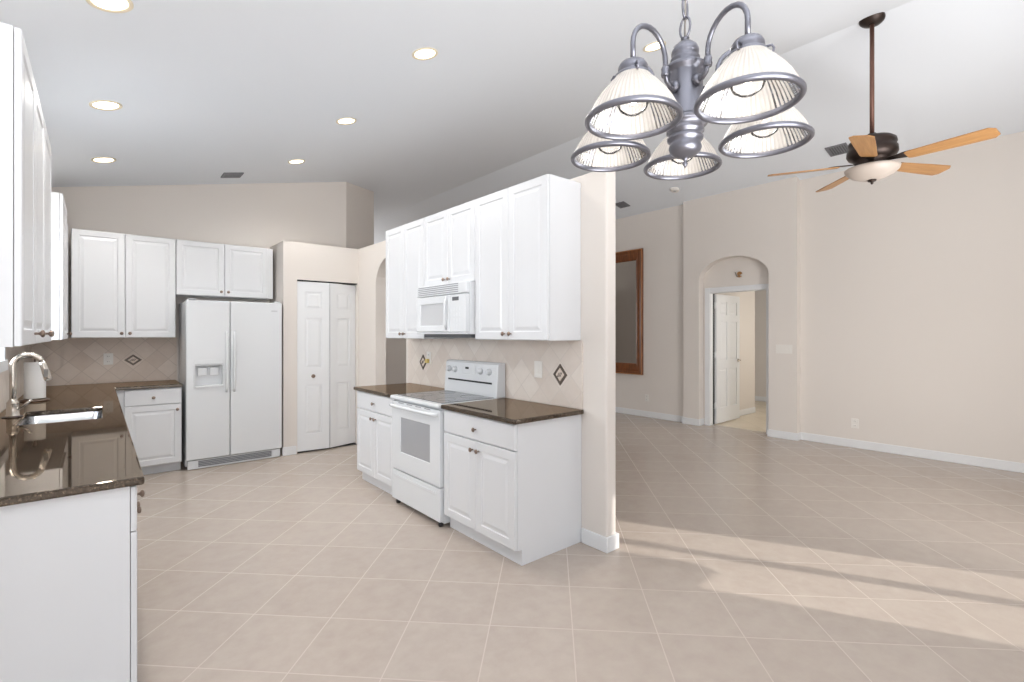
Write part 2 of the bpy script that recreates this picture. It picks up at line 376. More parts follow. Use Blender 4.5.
# bedroom door (hinged left, swung into the bedroom) with casing in the niche
SIX = 0
def panelled_leaf(mb, w, h, t, cols, rows, stile, back=True):
    """slab w x h, x 0..w, y -t..0, with sunk raised-field panels; cols/rows list the panel spans"""
    e = .011
    mb.box(0, w, -t+e, -e, 0, h)
    for side in (-1, 1):
        y0, y1 = (-t, -t+e) if side < 0 else (-e, 0)
        xs = [0]+[v for c in cols for v in c]+[w]
        for i in range(0, len(xs), 2): mb.box(xs[i], xs[i+1], y0, y1, 0, h)
        zs = [0]+[v for r in rows for v in r]+[h]
        for c in cols:
            for i in range(0, len(zs), 2): mb.box(c[0], c[1], y0, y1, zs[i], zs[i+1])
            for r in rows:
                yy = -t+e if side < 0 else -e; s = -1 if side < 0 else 1
                mb.panel(c[0], c[1], r[0], r[1], [(.004, yy), (.010, yy+s*.0005), (.036, yy+s*.008), (.04, yy+s*.008)])
    return mb
d1 = thing('door_1', 'open white six panel bedroom door inside the arched niche', 'door', (DXW+.14, OY1, 0), 0, None, 'structure')
cs = MB(); ox = -.018
cs.box(ox, .0, -.012, .07, 0, OZ+.065).box(ox, 0, -(OY1-OY0)-.07, -(OY1-OY0)+.012, 0, OZ+.065).box(ox, 0, -(OY1-OY0)+.012, -.012, OZ-.012, OZ+.065)
cs.box(0, .125, -.018, 0, 0, OZ).box(0, .125, -(OY1-OY0), -(OY1-OY0)+.018, 0, OZ).box(0, .125, -(OY1-OY0)+.018, -.018, OZ-.018, OZ)
MB().box(.075, .126, -.0195, -.0181, .01, OZ-.02).build('hinge_gap_shade', 'dark', d1)  # dark strip painting the shade in the hinge gap
cs.build('door_casing', 'trim', d1, bevel=.004)
LA = R(1.5)
lf = panelled_leaf(MB(), .835, 2.05, .036, [(.11, .37), (.465, .725)], [(.24, .86), (1.0, 1.62), (1.73, 1.94)], .1).build('door_leaf', 'trim', d1)
lf.location = (.155, .000, .012); lf.rotation_euler = (0, 0, LA)
kb = MB()
kb.lathe([(.028, 0), (.028, .006), (.012, .01), (.012, .04)], 16, Matrix.Translation((.77, -.036, .98)) @ Matrix.Rotation(R(90), 4, 'X'))
kb.tube([(.77, -.08, .98), (.72, -.085, .98), (.67, -.082, .978)], [.009, .009, .007], 8)
tag(kb.build('door_handle', 'nickel', lf), 'brushed nickel lever handle')
for z in (.25, 1.05, 1.83):
    MB().box(.118, .168, -.030, -.018, z, z+.1).lathe([(.008, z-.002), (.008, z+.102)], 8, Matrix.Translation((.140, -.034, 0))).build('hinge', 'trim', d1)
# bifold pantry door, slightly folded
d2 = thing('door_2', 'white six panel bifold pantry door standing slightly folded', 'door', (DX0, PY, 0), 0, None, 'structure')
MB().box(0, DX1-DX0, .02, .06, DZ-.011, DZ).build('track', 'dark', d2)
for k in range(2):
    o = panelled_leaf(MB(), .372, 2.042, .03, [(.09, .282)], [(.2, .80), (1.0, 1.61), (1.72, 1.925)], .08).build('door_leaf', 'trim', d2)
    if k == 0:
        o.location = (.006, .04, .02); o.rotation_euler = (0, 0, R(-6)); first = o
        kn = MB().lathe([(.010, 0), (.010, .012), (.023, .018), (.023, .026), (.012, .031)], 16, Matrix.Translation((.179, -.03, .90)) @ Matrix.Rotation(R(90), 4, 'X')).build('knob', 'knob', o)
    else:
        o.location = (.006+.3735*math.cos(R(6)), .04-.3735*math.sin(R(6)), .02); o.rotation_euler = (0, 0, R(15))
MB().box(0.0, DX1-DX0, .02, .1, 0.001, .006).build('threshold', 'dark', d2)

# ------------------------------------------------------------------ cabinets
DT = .019
def knob_mb(x, y, z):
    return MB().lathe([(.0045, 0), (.0055, .004), (.0045, .012), (.0075, .017), (.0145, .021), (.0155, .026), (.012, .030), (.004, .032)], 14, Matrix.Translation((x, y, z)) @ Matrix.Rotation(R(90), 4, 'X'))
def cabinet(name, label, loc, rz, w, d, h, fronts, base=False, group=None, toe=.055, x_end=None, extra=None, cat='cabinet'):
    """local frame seen from the front: x to the right, carcass from y=0 (wall) to y=-d"""
    t = thing(name, label, cat, loc, rz, group)
    c = MB()
    if base:
        c.prism_side = None
        prof = [(-.002, 0), (-(d-toe+DT), 0), (-(d-toe+DT), .1), (-d, .1), (-d, h), (-.002, h)]
        c.loops([[(0, y, z) for y, z in prof], [(w, y, z) for y, z in prof]])
    else:
        c.box(0, w, -d, -.002, 0, h)
    if extra: extra(c)
    c.build('carcass', 'cab', t, bevel=.0015)
    for kind, x0, z0, fw, fh, kn in fronts:
        mb = MB(); y = -d-.002
        if kind == 'door':
            st = min(.055, fw*.17)
            mb.panel(x0, x0+fw, z0, z0+fh, [(0, y), (0, y-DT+.004), (.0035, y-DT), (st, y-DT), (st+.006, y-DT+.0055), (st+.016, y-DT+.0055), (st+.036, y-DT+.0005), (st+.04, y-DT+.0005)])
        else:
            mb.panel(x0, x0+fw, z0, z0+fh, [(0, y), (0, y-DT+.006), (.004, y-DT+.001), (.010, y-DT), (.02, y-DT)])
        o = mb.build(kind, 'cab', t)
        if kn:
            k = knob_mb(kn[0], y-DT, kn[1]).build('knob', 'knob', o); 
    return t
GP = .0025
UB, UT = 1.388, 2.474
UG = 'white upper wall cabinets'
BG = 'white base cabinets under the granite'
# -- range wall, uppers (face -X)
hU = UT-UB; dU = XP-2.23-DT
def pair(w, h, kz, x0=0, z0=0):
    hw = w/2-GP*1.5
    return [('door', x0+GP, z0+GP, hw, h-2*GP, (x0+w/2-.035, z0+kz)), ('door', x0+w/2+GP*.5, z0+GP, hw, h-2*GP, (x0+w/2+.035, z0+kz))]
cabinet('upper_cabinet', 'tall two door wall cabinet at the end nearest the living room, right of microwave', (XP, 3.077, UB), -PI/2, 3.077-2.275, dU, hU, pair(.802, hU, .045), group=UG)
cabinet('upper_cabinet', 'short two door wall cabinet directly above the microwave', (XP, 3.849, 1.842), -PI/2, .770, dU, UT-1.842, pair(.770, UT-1.842, .045), group=UG)
cabinet('upper_cabinet', 'narrower two door wall cabinet left of the microwave, nearest the arch', (XP, 4.615, UB), -PI/2, .764, dU, hU, pair(.764, hU, .045), group=UG)
# -- range wall, bases
dB = XP-1.945-DT; hB = .882
def base_pair(w):
    hw = w/2-GP*1.5; H = hB-.106
    return [('drawer', GP, .715, w-2*GP, .160, (w/2, .79)), ('door', GP, .106, hw, .603, (w/2-.034, .65)), ('door', w/2+GP*.5, .106, hw, .603, (w/2+.034, .65))]
cabinet('base_cabinet', 'base cabinet right of the range, with its plain end panel facing the camera', (XP, 3.074, 0), -PI/2, 3.074-2.268, dB, hB, base_pair(.806), True, BG)
cabinet('base_cabinet', 'base cabinet left of the range toward the pantry', (XP, 4.65, 0), -PI/2, 4.65-3.857, dB, hB, base_pair(.793), True, BG)
# -- back wall
UZB = 1.393; hb2 = 2.462-UZB; dB2 = YB-6.4-DT
cabinet('upper_cabinet', 'two door wall cabinet on the back wall left of the refrigerator', (-.194, YB, UZB), 0, .844, dB2, hb2,
        [('door', GP, GP, .41, hb2-2*GP, (.385, .045)), ('door', .417, GP, .424, hb2-2*GP, (.452, .045))], group=UG)
cabinet('upper_cabinet', 'short two door wall cabinet above the refrigerator', (.653, YB, 1.86), 0, .975, dB2, 2.462-1.86,
        [('door', GP, GP, .454, .597, (.424, .05)), ('door', .46, GP, .454, .597, (.494, .05))], group=UG)
cabinet('base_cabinet', 'small one door base cabinet between the corner and the refrigerator', (.128, YB, 0), 0, .545, YB-6.115-DT, hB,
        [('drawer', .075, .715, .465, .160, (.305, .79)), ('door', .075, .106, .465, .603, (.505, .655))], True, BG, toe=.1)
# -- left wall uppers (face +X)
dL = .305-DT
cabinet('upper_cabinet', 'three door wall cabinet nearest the camera at the left edge', (XL, 2.325, UB), PI/2, 1.395, dL, hU-.012,
        [('door', GP, GP, .46, hU-.012-2*GP, (.425, .045)), ('door', .4675, GP, .46, hU-.012-2*GP, (.89, .045)), ('door', .9325, GP, .46, hU-.012-2*GP, (.97, .045))], group=UG)
cabinet('upper_cabinet', 'one door wall cabinet on the left wall past the sink window, meeting the corner', (XL, 4.92, UB), PI/2, 1.475, dL, hU,
        [('door', GP, GP, .66, hU-2*GP, (.62, .045))], group=UG)
# -- left base run (face +X): three units
LD = .61-DT
def left_base(y0, wd, fr, label):
    cabinet('base_cabinet', label, (XL, y0, 0), PI/2, wd, LD, hB, fr, True, BG, toe=.075)
left_base(2.25, .8, [('drawer', GP, .715, .396, .160, (.18, .80)), ('drawer', .4015, .715, .396, .160, (.6, .80)), ('door', GP, .106, .396, .603, (.36, .685)), ('door', .4015, .106, .396, .603, (.44, .685))], 'white base cabinet with plain end panel at the lower left corner')
tk = cabinet('base_cabinet', 'sink base cabinet under the basin facing the range', (XL, 3.053, 0), PI/2, 1.6, LD, .70, [], True, BG, toe=.075)
for nm, x0, z0, fw, fh, kn in (('door', .003, .106, .795, .603, (.76, .665)), ('door', .8015, .106, .795, .603, (.84, .665))):
    y = -LD-.0005; st = .055
    o = MB().panel(x0, x0+fw, z0, z0+fh-.02, [(0, y), (0, y-DT+.004), (.0035, y-DT), (st, y-DT), (st+.006, y-DT+.0055), (st+.016, y-DT+.0055), (st+.036, y-DT+.0005)]).build(nm, 'cab', tk)
    knob_mb(kn[0], y-DT, kn[1]-.03).build('knob', 'knob', o)
MB().box(.003, 1.597, -LD-DT, -LD, .715, .87).build('false_drawer_front', 'cab', tk, bevel=.003)
left_base(4.656, 1.455, [('drawer', GP, .715, .795, .160, (.40, .79)), ('door', GP, .106, .396, .603, (.36, .665)), ('door', .4015, .106, .396, .603, (.44, .665))], 'base cabinet on the left wall running into the back corner')

# ------------------------------------------------------------------ countertops
CT0, CT1 = .884, .914
SX0, SX1, SY0, SY1 = -.355, .025, 3.93, 4.56      # sink cut-out
xs = [XL+.011, SX0, SX1, .132, .680]; ys = [2.222, SY0, SY1, 6.09, YB-.011]
def fil(i, j):
    if j == 3: return True
    if i == 3: return False
    return not (i == 1 and j == 1)
tag(slab_cells(xs, ys, fil, CT0, CT1).build('countertop', 'granite', None, bevel=.008, seg=3), 'L-shaped polished brown granite countertop with the sink, along left and back walls', 'countertop', 'brown granite countertops')
tag(MB().box(1.918, XP-.011, 2.236, 3.075, CT0, CT1).build('countertop', 'granite', None, bevel=.008, seg=3), 'polished brown granite countertop right of the range, toward the camera', 'countertop', 'brown granite countertops')
tag(MB().box(1.918, XP-.011, 3.856, 4.675, CT0, CT1).build('countertop', 'granite', None, bevel=.008, seg=3), 'polished brown granite countertop left of the range, toward the pantry', 'countertop', 'brown granite countertops')
# backsplashes
struct('trim_1', MB().box(XP-.010, XP, 2.268, 4.72, CT1+.001, 1.386), 'splash_side', 'tumbled beige stone backsplash behind the range', 'backsplash')
struct('trim_2', MB().box(XL, .69, YB-.010, YB, CT1+.001, 1.391), 'splash_back', 'tumbled beige stone backsplash on the kitchen back wall', 'backsplash')
struct('trim_3', MB().box(XL, XL+.010, 2.25, 3.72, CT1+.001, 1.386).box(XL, XL+.010, 3.72, 4.92, CT1+.001, 1.18).box(XL, XL+.010, 4.92, YB-.01, CT1+.001, 1.386), 'splash_side', 'tumbled beige stone backsplash along the sink wall', 'backsplash')
struct('trim_4', MB().box(XP-.014, XP, 2.256, 2.2675, .914, 1.386), 'splash_side', 'narrow stone edge strip ending the range backsplash', 'tile trim')
# diamond inserts
def diamond(loc, rz, hw, hh, label):
    t = thing('decorative_tile', label, 'tile', loc, rz, 'diamond accent tiles in the backsplash')
    def ring(s, y): return [(s*hw, y, 0), (0, y, s*hh), (-s*hw, y, 0), (0, y, -s*hh)]
    MB().loops([ring(1, 0), ring(1, -.006), ring(.95, -.008), ring(.78, -.008), ring(.75, -.003)]).build('border', mat_border, t)
    f = MB()
    f.loops([ring(.62, -.0032), ring(.62, -.006), ring(.55, -.007)])
    f.build('stone_inlay', 'splash_back', t)
    s = MB()
    for a in (-1, 0, 1): s.tube([(a*hw*.2-hw*.14, -.0075, a*hh*.02-hh*.2), (a*hw*.2+hw*.14, -.0075, a*hh*.02+hh*.2)], .003, 6)
    s.build('relief', mat_border, t)
mat_border = mat('pewter_tile_border', (104, 92, 82), .4, .3)
diamond((XP-.010, 2.462, 1.14), -PI/2, .068, .078, 'bronze bordered diamond accent tile right of the range backsplash')
diamond((XP-.010, 4.40, 1.145), -PI/2, .068, .078, 'bronze bordered diamond accent tile left of the range, near the arch')
diamond((.298, YB-.010, 1.15), 0, .077, .06, 'bronze bordered diamond accent tile on the back wall by the refrigerator')
# wall plates
def plate(name, loc, rz, w, h, kind, label, cat, group, nrock=1):
    t = thing(name, label, cat, loc, rz, group)
    MB().box(-w/2, w/2, -.006, 0, -h/2, h/2).build('cover_plate', 'plate', t, bevel=.002)
    if kind == 'outlet':
        for s in (-1, 1):
            f = MB().box(-.017, .017, -.0085, -.006, s*.028-.014, s*.028+.014).build('receptacle', 'plate', t, bevel=.003)
            MB().box(-.008, -.005, -.0092, -.0085, s*.028-.005, s*.028+.006).box(.005, .008, -.0092, -.0085, s*.028-.005, s*.028+.006).build('slot', 'slot', f)
    else:
        for k in range(nrock):
            x = (k-(nrock-1)/2)*.046
            MB().box(x-.016, x+.016, -.010, -.006, -.033, .033).build('rocker', 'plate', t, bevel=.002)
    return t
OG = 'white wall outlets and switches'
plate('wall_outlet', (.09, YB-.010, 1.167), 0, .08, .12, 'outlet', 'white outlet on the back wall tiles, left of the diamond tile', 'outlet', OG)
plate('wall_switch', (XP-.010, 2.69, 1.165), -PI/2, .085, .125, 'switch', 'white switch plate on tiles right of the range, beside the diamond', 'switch', OG, 1)
nl = plate('wall_outlet', (XP-.010, 4.285, 1.195), -PI/2, .08, .12, 'outlet', 'white outlet holding a small night light, left of the range', 'outlet', OG)
tag(MB().box(-.02, .02, -.04, -.0095, -.052, -.012).build('night_light', 'night', nl, bevel=.004), 'amber night light')
plate('wall_outlet', (RX, 1.92, .305), -PI/2, .078, .12, 'outlet', 'white outlet low on the long living room wall', 'outlet', OG)
plate('wall_outlet', (MX, 4.955, .33), -PI/2, .078, .12, 'outlet', 'white outlet low on the wall beneath the mirror', 'outlet', OG)
plate('wall_switch', (DXW, 2.71, 1.225), -PI/2, .21, .12, 'switch', 'white four rocker switch plate right of the arched door', 'switch', OG, 4)
plate('wall_switch', (10.8, 4.28, 1.22), -PI/2, .16, .12, 'switch', 'white switch plate on the far bedroom wall through the doorway', 'switch', OG, 3)

# ------------------------------------------------------------------ refrigerator
FX0, FX1, FY, FZ = .706, 1.642, 6.08, 1.79
fr = thing('refrigerator', 'white side-by-side refrigerator with door ice dispenser against the back wall', 'refrigerator', (FX0, FY, 0))
FW = FX1-FX0; sp = .405; dd = .075
MB().box(.002, FW-.002, dd+.006, YB-FY-.02, .03, FZ-.012).build('case', 'app', fr, bevel=.006)
DP = (.068, .348, .862, 1.12)     # dispenser panel (x0,x1,z0,z1) on the freezer door
fd = slab_cells([0, .078, .332, sp-.003], [.105, .885, 1.095, FZ], lambda i, j: not (i == 1 and j == 1), 0, dd)
bmesh.ops.transform(fd.bm, matrix=Matrix(((1, 0, 0, 0), (0, 0, 1, 0), (0, 1, 0, 0), (0, 0, 0, 1))), verts=fd.bm.verts)
fz = fd.build('freezer_door', 'app', fr, bevel=.012, seg=3)
dz = MB(); dz.box(.070, .340, -.007, .0, 1.095, 1.16).box(.066, .078, -.006, .0, .862, 1.095).box(.332, .344, -.006, 0, .862, 1.095).box(.078, .332, -.012, .0, .862, .885)
dz.build('dispenser_surround', 'app', fz, bevel=.004)
MB().box(.078, .332, .055, .06, .885, 1.095).build('dispenser_recess', 'app', fz)
MB().box(.075, .335, -.009, -.0065, 1.098, 1.116).build('control_strip', 'app_grey', fz)
for x in (.105, .215): MB().prism([(x, .985), (x+.085, .985), (x+.085, 1.075), (x, 1.075)], .02, .055).build('dispenser_paddle', 'app', fz, bevel=.008)
fr2 = MB().box(sp+.003, FW, 0, dd, .105, FZ).build('fridge_door', 'app', fr, bevel=.012, seg=3)
for x, par in ((sp-.035, fz), (sp+.04, fr2)):
    MB().tube([(x, .006, .80), (x, -.006, .84), (x, -.014, .95), (x, -.017, 1.12), (x, -.014, 1.30), (x, -.006, 1.42), (x, .006, 1.46)], .012, 12).build('handle', 'app', par)
bd = MB(); bd.box(FW-.115, FW-.052, -.0015, 0.0005, FZ-.105, FZ-.088).build('badge', 'app_grey', fr2)
gr = MB().box(.015, FW-.015, .02, dd, .006, .098).build('toe_grille', 'app', fr, bevel=.004)
gs = MB()
for k in range(4): gs.box(.11, FW-.11, .016, .0205, .0265+k*.0165, .0385+k*.0165)
gs.build('grille_slot', 'vent', gr)
for x in (.02, FW-.09): MB().box(x, x+.07, .012, .0205, .010, .09).build('grille_end', 'app', gr, bevel=.004)
for x in (.05, FW-.09): MB().box(x, x+.04, .06, .10, 0, .03).build('roller_foot', 'dark', fr)
MB().box(.02, .085, -.004, .07, FZ+.001, FZ+.016).build('hinge_cover', 'app', fr, bevel=.004)
MB().box(FW-.085, FW-.02, -.004, .07, FZ+.001, FZ+.016).build('hinge_cover', 'app', fr, bevel=.004)

# ------------------------------------------------------------------ range
SW = 3.853-3.079
st = thing('kitchen_range', 'white freestanding electric range with glass cooktop between the counters', 'range', (XP-.012, 3.853, 0), -PI/2)
RD = XP-.012-1.925     # body depth to the door back
MB().box(.003, SW-.003, -RD+.03, -.002, .03, .885).build('body', 'app', st)
tp = MB().box(0, SW, -RD-.022, -.055, .886, .914).build('cooktop_frame', 'app', st, bevel=.008, seg=3)
gl_ = MB().box(.035, SW-.035, -RD+.03, -.07, .9135, .9185).build('glass_cooktop', 'cooktop', tp, bevel=.003)
for x, y, r in ((.20, -.44, .10), (.57, -.44, .08), (.20, -.19, .075), (.57, -.19, .10)):
    rg = MB(); rg.lathe([(r, .9186), (r, .9190), (r-.006, .9190), (r-.006, .9186)], 32, Matrix.Translation((x, y, 0)), cap0=False, cap1=False).build('burner_ring', 'burner', gl_)
od = slab_cells([.004, .165, .628, SW-.004], [.302, .458, .742, .868], lambda i, j: not (i == 1 and j == 1), 0, .04)
bmesh.ops.transform(od.bm, matrix=Matrix(((1, 0, 0, 0), (0, 0, 1, -RD-.010), (0, 1, 0, 0), (0, 0, 0, 1))), verts=od.bm.verts)
dr = od.build('oven_door', 'app', st, bevel=.006, seg=3)
MB().box(.165, .628, -RD-.006, -RD+.02, .458, .742).build('oven_window', 'oven_glass', dr)
hd = MB(); yh = -RD-.05
hd.tube([(.03, -RD-.008, .835), (.05, yh+.01, .838), (.09, yh, .838), (SW/2, yh-.004, .838), (SW-.09, yh, .838), (SW-.05, yh+.01, .838), (SW-.03, -RD-.008, .835)], .014, 10)
hd.build('door_handle', 'app', dr)
for k in range(4): MB().box(.13+k*.14, .22+k*.14, -RD-.0108, -RD-.009, .858, .863).build('door_vent', 'vent_dark', dr)
sd = MB().box(.004, SW-.004, -RD-.008, -RD+.03, .045, .292).build('storage_drawer', 'app', st, bevel=.006, seg=3)
MB().box(.06, SW-.06, -RD-.014, -RD-.006, .235, .262).build('drawer_pull', 'app', sd, bevel=.006)
for x in (.03, SW-.07):
    for y in (-RD+.03, -.09): MB().lathe([(.018, 0), (.018, .03)], 12, Matrix.Translation((x+.02, y, 0))).build('foot', 'dark', st)
bp_ = MB(); bp_.loops([[(0, y, z) for y, z in ((-.095, .9145), (-.0005, .9145), (-.0005, 1.195), (-.055, 1.195), (-.075, 1.18), (-.085, 1.05))], [(SW, y, z) for y, z in ((-.095, .9145), (-.0005, .9145), (-.0005, 1.195), (-.055, 1.195), (-.075, 1.18), (-.085, 1.05))]])
bpo = bp_.build('back_panel', 'app', st, bevel=.006, seg=3)
MB().box(.06, SW-.07, -.0905, -.084, 1.020, 1.034).build('vent_slot', 'dark', bpo)
MB().box(.275, .475, -.084, -.076, 1.085, 1.165).build('control_display', 'app', bpo, bevel=.003)
MB().box(.325, .375, -.0856, -.083, 1.128, 1.146).build('clock_display', 'dark', bpo)
for x in (.07, .165, .545, .665):
    MB().lathe([(.027, 0), (.027, .012), (.02, .018), (.019, .03), (.012, .033)], 18, Matrix.Translation((x, -.079, 1.12)) @ Matrix.Rotation(R(95), 4, 'X')).build('control_knob', 'app', bpo)

# ------------------------------------------------------------------ microwave
mz0 = 1.418
mw = thing('microwave', 'white over-the-range microwave under the short wall cabinet', 'microwave', (XP-.002, 3.845, mz0), -PI/2)
MWW = .762; mh = 1.838-mz0; md = XP-2.185
MB().box(.002, MWW-.002, -md, 0, .012, mh).build('case', 'app', mw, bevel=.003)
MB().box(.03, MWW-.03, -md+.03, -.04, -.016, .0125).build('underside_grille', 'vent_dark', mw)
mdr = slab_cells([.002, .075, .435, .53], [.03, .085, .262, .325], lambda i, j: not (i == 1 and j == 1), 0, .035)
bmesh.ops.transform(mdr.bm, matrix=Matrix(((1, 0, 0, 0), (0, 0, 1, -md-.036), (0, 1, 0, 0), (0, 0, 0, 1))), verts=mdr.bm.verts)
mo = mdr.build('door', 'app', mw, bevel=.008, seg=3)
MB().box(.075, .435, -md-.029, -md-.002, .085, .262).build('window', 'micro_glass', mo)
MB().tube([(.492, -md-.034, .05), (.497, -md-.055, .09), (.50, -md-.06, .18), (.497, -md-.055, .27), (.492, -md-.034, .31)], .011, 10).build('door_handle', 'app', mo)
cp_ = MB().box(.535, MWW-.004, -md-.034, -.0005-md, .03, .325).build('control_panel', 'app', mw, bevel=.004)
MB().box(.575, .665, -md-.0355, -md-.033, .277, .307).build('display', 'vent_dark', cp_)
for r_ in range(4):
    for c_ in range(3): MB().box(.568+c_*.04, .60+c_*.04, -md-.0352, -md-.0335, .06+r_*.045, .092+r_*.045).build('button', 'app', cp_)
vg = MB().box(.002, MWW-.002, -md-.03, -md-.0005, .333, mh-.001).build('vent_grille', 'app', mw, bevel=.006)
sl = MB()
for k in range(5): sl.box(.03, MWW-.11, -md-.0312, -md-.029, .345+k*.0155, .351+k*.0155)
sl.build('grille_slot', 'vent', vg)
MB().box(.002, MWW-.002, -md-.03, -md-.0005, .012, .028).build('bottom_lip', 'app', mw, bevel=.004)

# ------------------------------------------------------------------ sink, faucet, towel holder
sk = thing('kitchen_sink', 'undermount stainless steel sink basin in the left granite countertop', 'sink', (SX0, SY0, CT0))
sw_, sl_ = SX1-SX0, SY1-SY0
b = MB(); T_ = .0
def rr(x0, x1, y0, y1, r, z, n=5):
    out = []
    for cx_, cy_, a0 in ((x1-r, y1-r, 0), (x0+r, y1-r, PI/2), (x0+r, y0+r, PI), (x1-r, y0+r, 3*PI/2)):
        out += [(cx_+r*math.cos(a0+PI/2*k/n), cy_+r*math.sin(a0+PI/2*k/n), z) for k in range(n+1)]
    return out
b.loops([rr(-.02, sw_+.02, -.02, sl_+.02, .06, -.001), rr(.002, sw_-.002, .002, sl_-.002, .05, -.002), rr(.006, sw_-.006, .006, sl_-.006, .05, -.15), rr(.03, sw_-.03, .03, sl_-.03, .05, -.172)], cap0=False, smooth=True)
bs = b.build('basin', 'steel', sk)
MB().lathe([(.04, -.1705), (.04, -.167), (.03, -.166), (.0, -.169)], 20, Matrix.Translation((sw_/2, sl_/2, 0))).build('drain', 'nickel', bs)
fc = thing('faucet', 'brushed nickel gooseneck pull-down faucet standing behind the sink', 'faucet', (-.40, 4.33, CT1))
MB().lathe([(.034, .004), (.034, .012), (.030, .018), (.029, .085), (.031, .09), (.022, .102), (.017, .115)], 20).build('base', 'nickel', fc)
def arcpts(c, r, a0, a1, n): return [(c[0]+r*math.cos(a0+(a1-a0)*k/n), 0, c[1]+r*math.sin(a0+(a1-a0)*k/n)) for k in range(n+1)]
gp = [(0, 0, .09), (0, 0, .2), (0, 0, .30)]+arcpts((.068, .318), .068, PI, R(20), 12)
MB().tube(gp, .0165, 12).build('spout', 'nickel', fc)
e = Vector(gp[-1]); dirv = Vector((.25, 0, -1)).normalized()
ph = MB(); ph.tube([e, e+dirv*.02, e+dirv*.05, e+dirv*.11, e+dirv*.125], [.0165, .018, .019, .022, .018], 12)
sh = ph.build('spray_head', 'nickel', fc)
p_ = e+dirv*.075; MB().box(p_.x-.01, p_.x+.01, -.024, -.012, p_.z-.025, p_.z+.025).build('spray_button', 'slot', sh)
MB().lathe([(.050, 0), (.050, .004), (.044, .006)], 24).build('deck_plate', 'bronze', fc)
lv = MB(); lv.tube([(.0, -.0, .05), (.03, -.015, .055)], .012, 10); lv.tube([(.03, -.015, .055), (.065, -.02, .085), (.085, -.025, .105)], [.008, .008, .007], 8); lv.build('lever', 'nickel', fc)
pt = thing('paper_towel_holder', 'white paper towel roll on a bronze countertop holder beside the faucet', 'paper towel holder', (-.369, 5.3, CT1))
MB().lathe([(.085, 0), (.085, .008), (.075, .014), (.02, .018)], 28).build('base', 'knob', pt)
MB().lathe([(.006, .016), (.006, .325), (.012, .33), (.014, .342), (.008, .354), (.002, .358)], 14).build('post', 'knob', pt)
MB().lathe([(.02, .02), (.062, .02), (.063, .025), (.063, .295), (.062, .3), (.02, .3)], 36).build('paper_roll', 'paper', pt)

# ------------------------------------------------------------------ ceiling lights, vents, smoke detector
def onceil(x, y, right=False):
    """matrix of a frame on the ceiling: local -z points into the room"""
    a = math.atan(SL)
    return Vector((x, y, zc(x))), (0, -a if not right else a, 0)
LG = 'lit recessed ceiling lights'
lights = [(.045, 2.97, 'recessed light over the left counter, nearest the top edge'), (.045, 4.33, 'middle recessed light of the row over the left counter'), (.045, 5.70, 'farthest recessed light of the row over the left counter, near the back wall'),
          (1.715, 2.95, 'nearest recessed light of the row over the kitchen aisle, right of the others'), (1.715, 4.34, 'middle recessed light of the aisle row'), (1.69, 5.70, 'farthest recessed light of the aisle row, by the ceiling vent'),
          (3.38, 2.24, 'recessed light half hidden behind the chandelier arm')]
proto = None
for x, y, lb in lights:
    loc, rot = onceil(x, y)
    lp = lamp('downlight_beam', 'SPOT', (x, y, zc(x)-.03), 38, (1, .97, .93)); lp.data.spot_size = R(150); lp.data.spot_blend = .8; lp.data.shadow_soft_size = .07
    if proto is None:
        proto = thing('recessed_light', lb, 'ceiling light', loc, 0, LG)
        MB().lathe([(.090, 0), (.090, -.006), (.085, -.009), (.073, -.006), (.069, -.001)], 32, cap0=False, cap1=False).build('trim_ring', 'ring', proto)
        MB().lathe([(.001, -.0025), (.070, -.0025), (.070, -.0015), (.001, -.0015)], 32).build('lens', 'lens', proto)
        o = proto
    else:
        o = dup(proto); o['label'] = lb
    o.location = loc; o.rotation_euler = rot
def vent(x, y, right, w, d, label):
    loc, rot = onceil(x, y, right)
    t = thing('ceiling_vent', label, 'vent', loc, 0, 'grey ceiling air vents'); t.rotation_euler = rot
    f = MB(); f.box(-w/2, w/2, -d/2, -d/2+.02, -.012, 0).box(-w/2, w/2, d/2-.02, d/2, -.012, 0).box(-w/2, -w/2+.02, -d/2+.02, d/2-.02, -.012, 0).box(w/2-.02, w/2, -d/2+.02, d/2-.02, -.012, 0)
    f.build('frame', 'vent', t)
    s = MB(); n = 7
    s.box(-w/2+.02, w/2-.02, -d/2+.02, d/2-.02, -.003, -.001)
    s.build('duct_plate', 'vent_dark', t)
    lv = MB()
    for k in range(n):
        yy = -d/2+.02+(d-.04)*(k+.5)/n
        lv.box(-w/2+.02, w/2-.02, yy-.002, yy+.010, -.010, -.007)
    lv.build('louver', 'vent', t)
vent(1.165, 6.28, False, .20, .20, 'grey ceiling vent over the kitchen near the back wall')
vent(6.80, 5.14, True, .19, .20, 'grey ceiling vent beside the partition wall top, above the mirror')
vent(6.76, 1.95, True, .22, .22, 'grey ceiling vent behind the ceiling fan')
loc, rot = onceil(6.73, 4.1, True)
sm = thing('smoke_detector', 'small white smoke detector on the living room ceiling', 'smoke detector', loc); sm.rotation_euler = rot
MB().lathe([(.07, 0), (.07, -.012), (.062, -.03), (.03, -.036)], 24).build('housing', 'plate', sm)
MB().lathe([(.02, -.0355), (.02, -.039), (.001, -.039)], 14).build('sensor_cap', 'app_grey', sm)

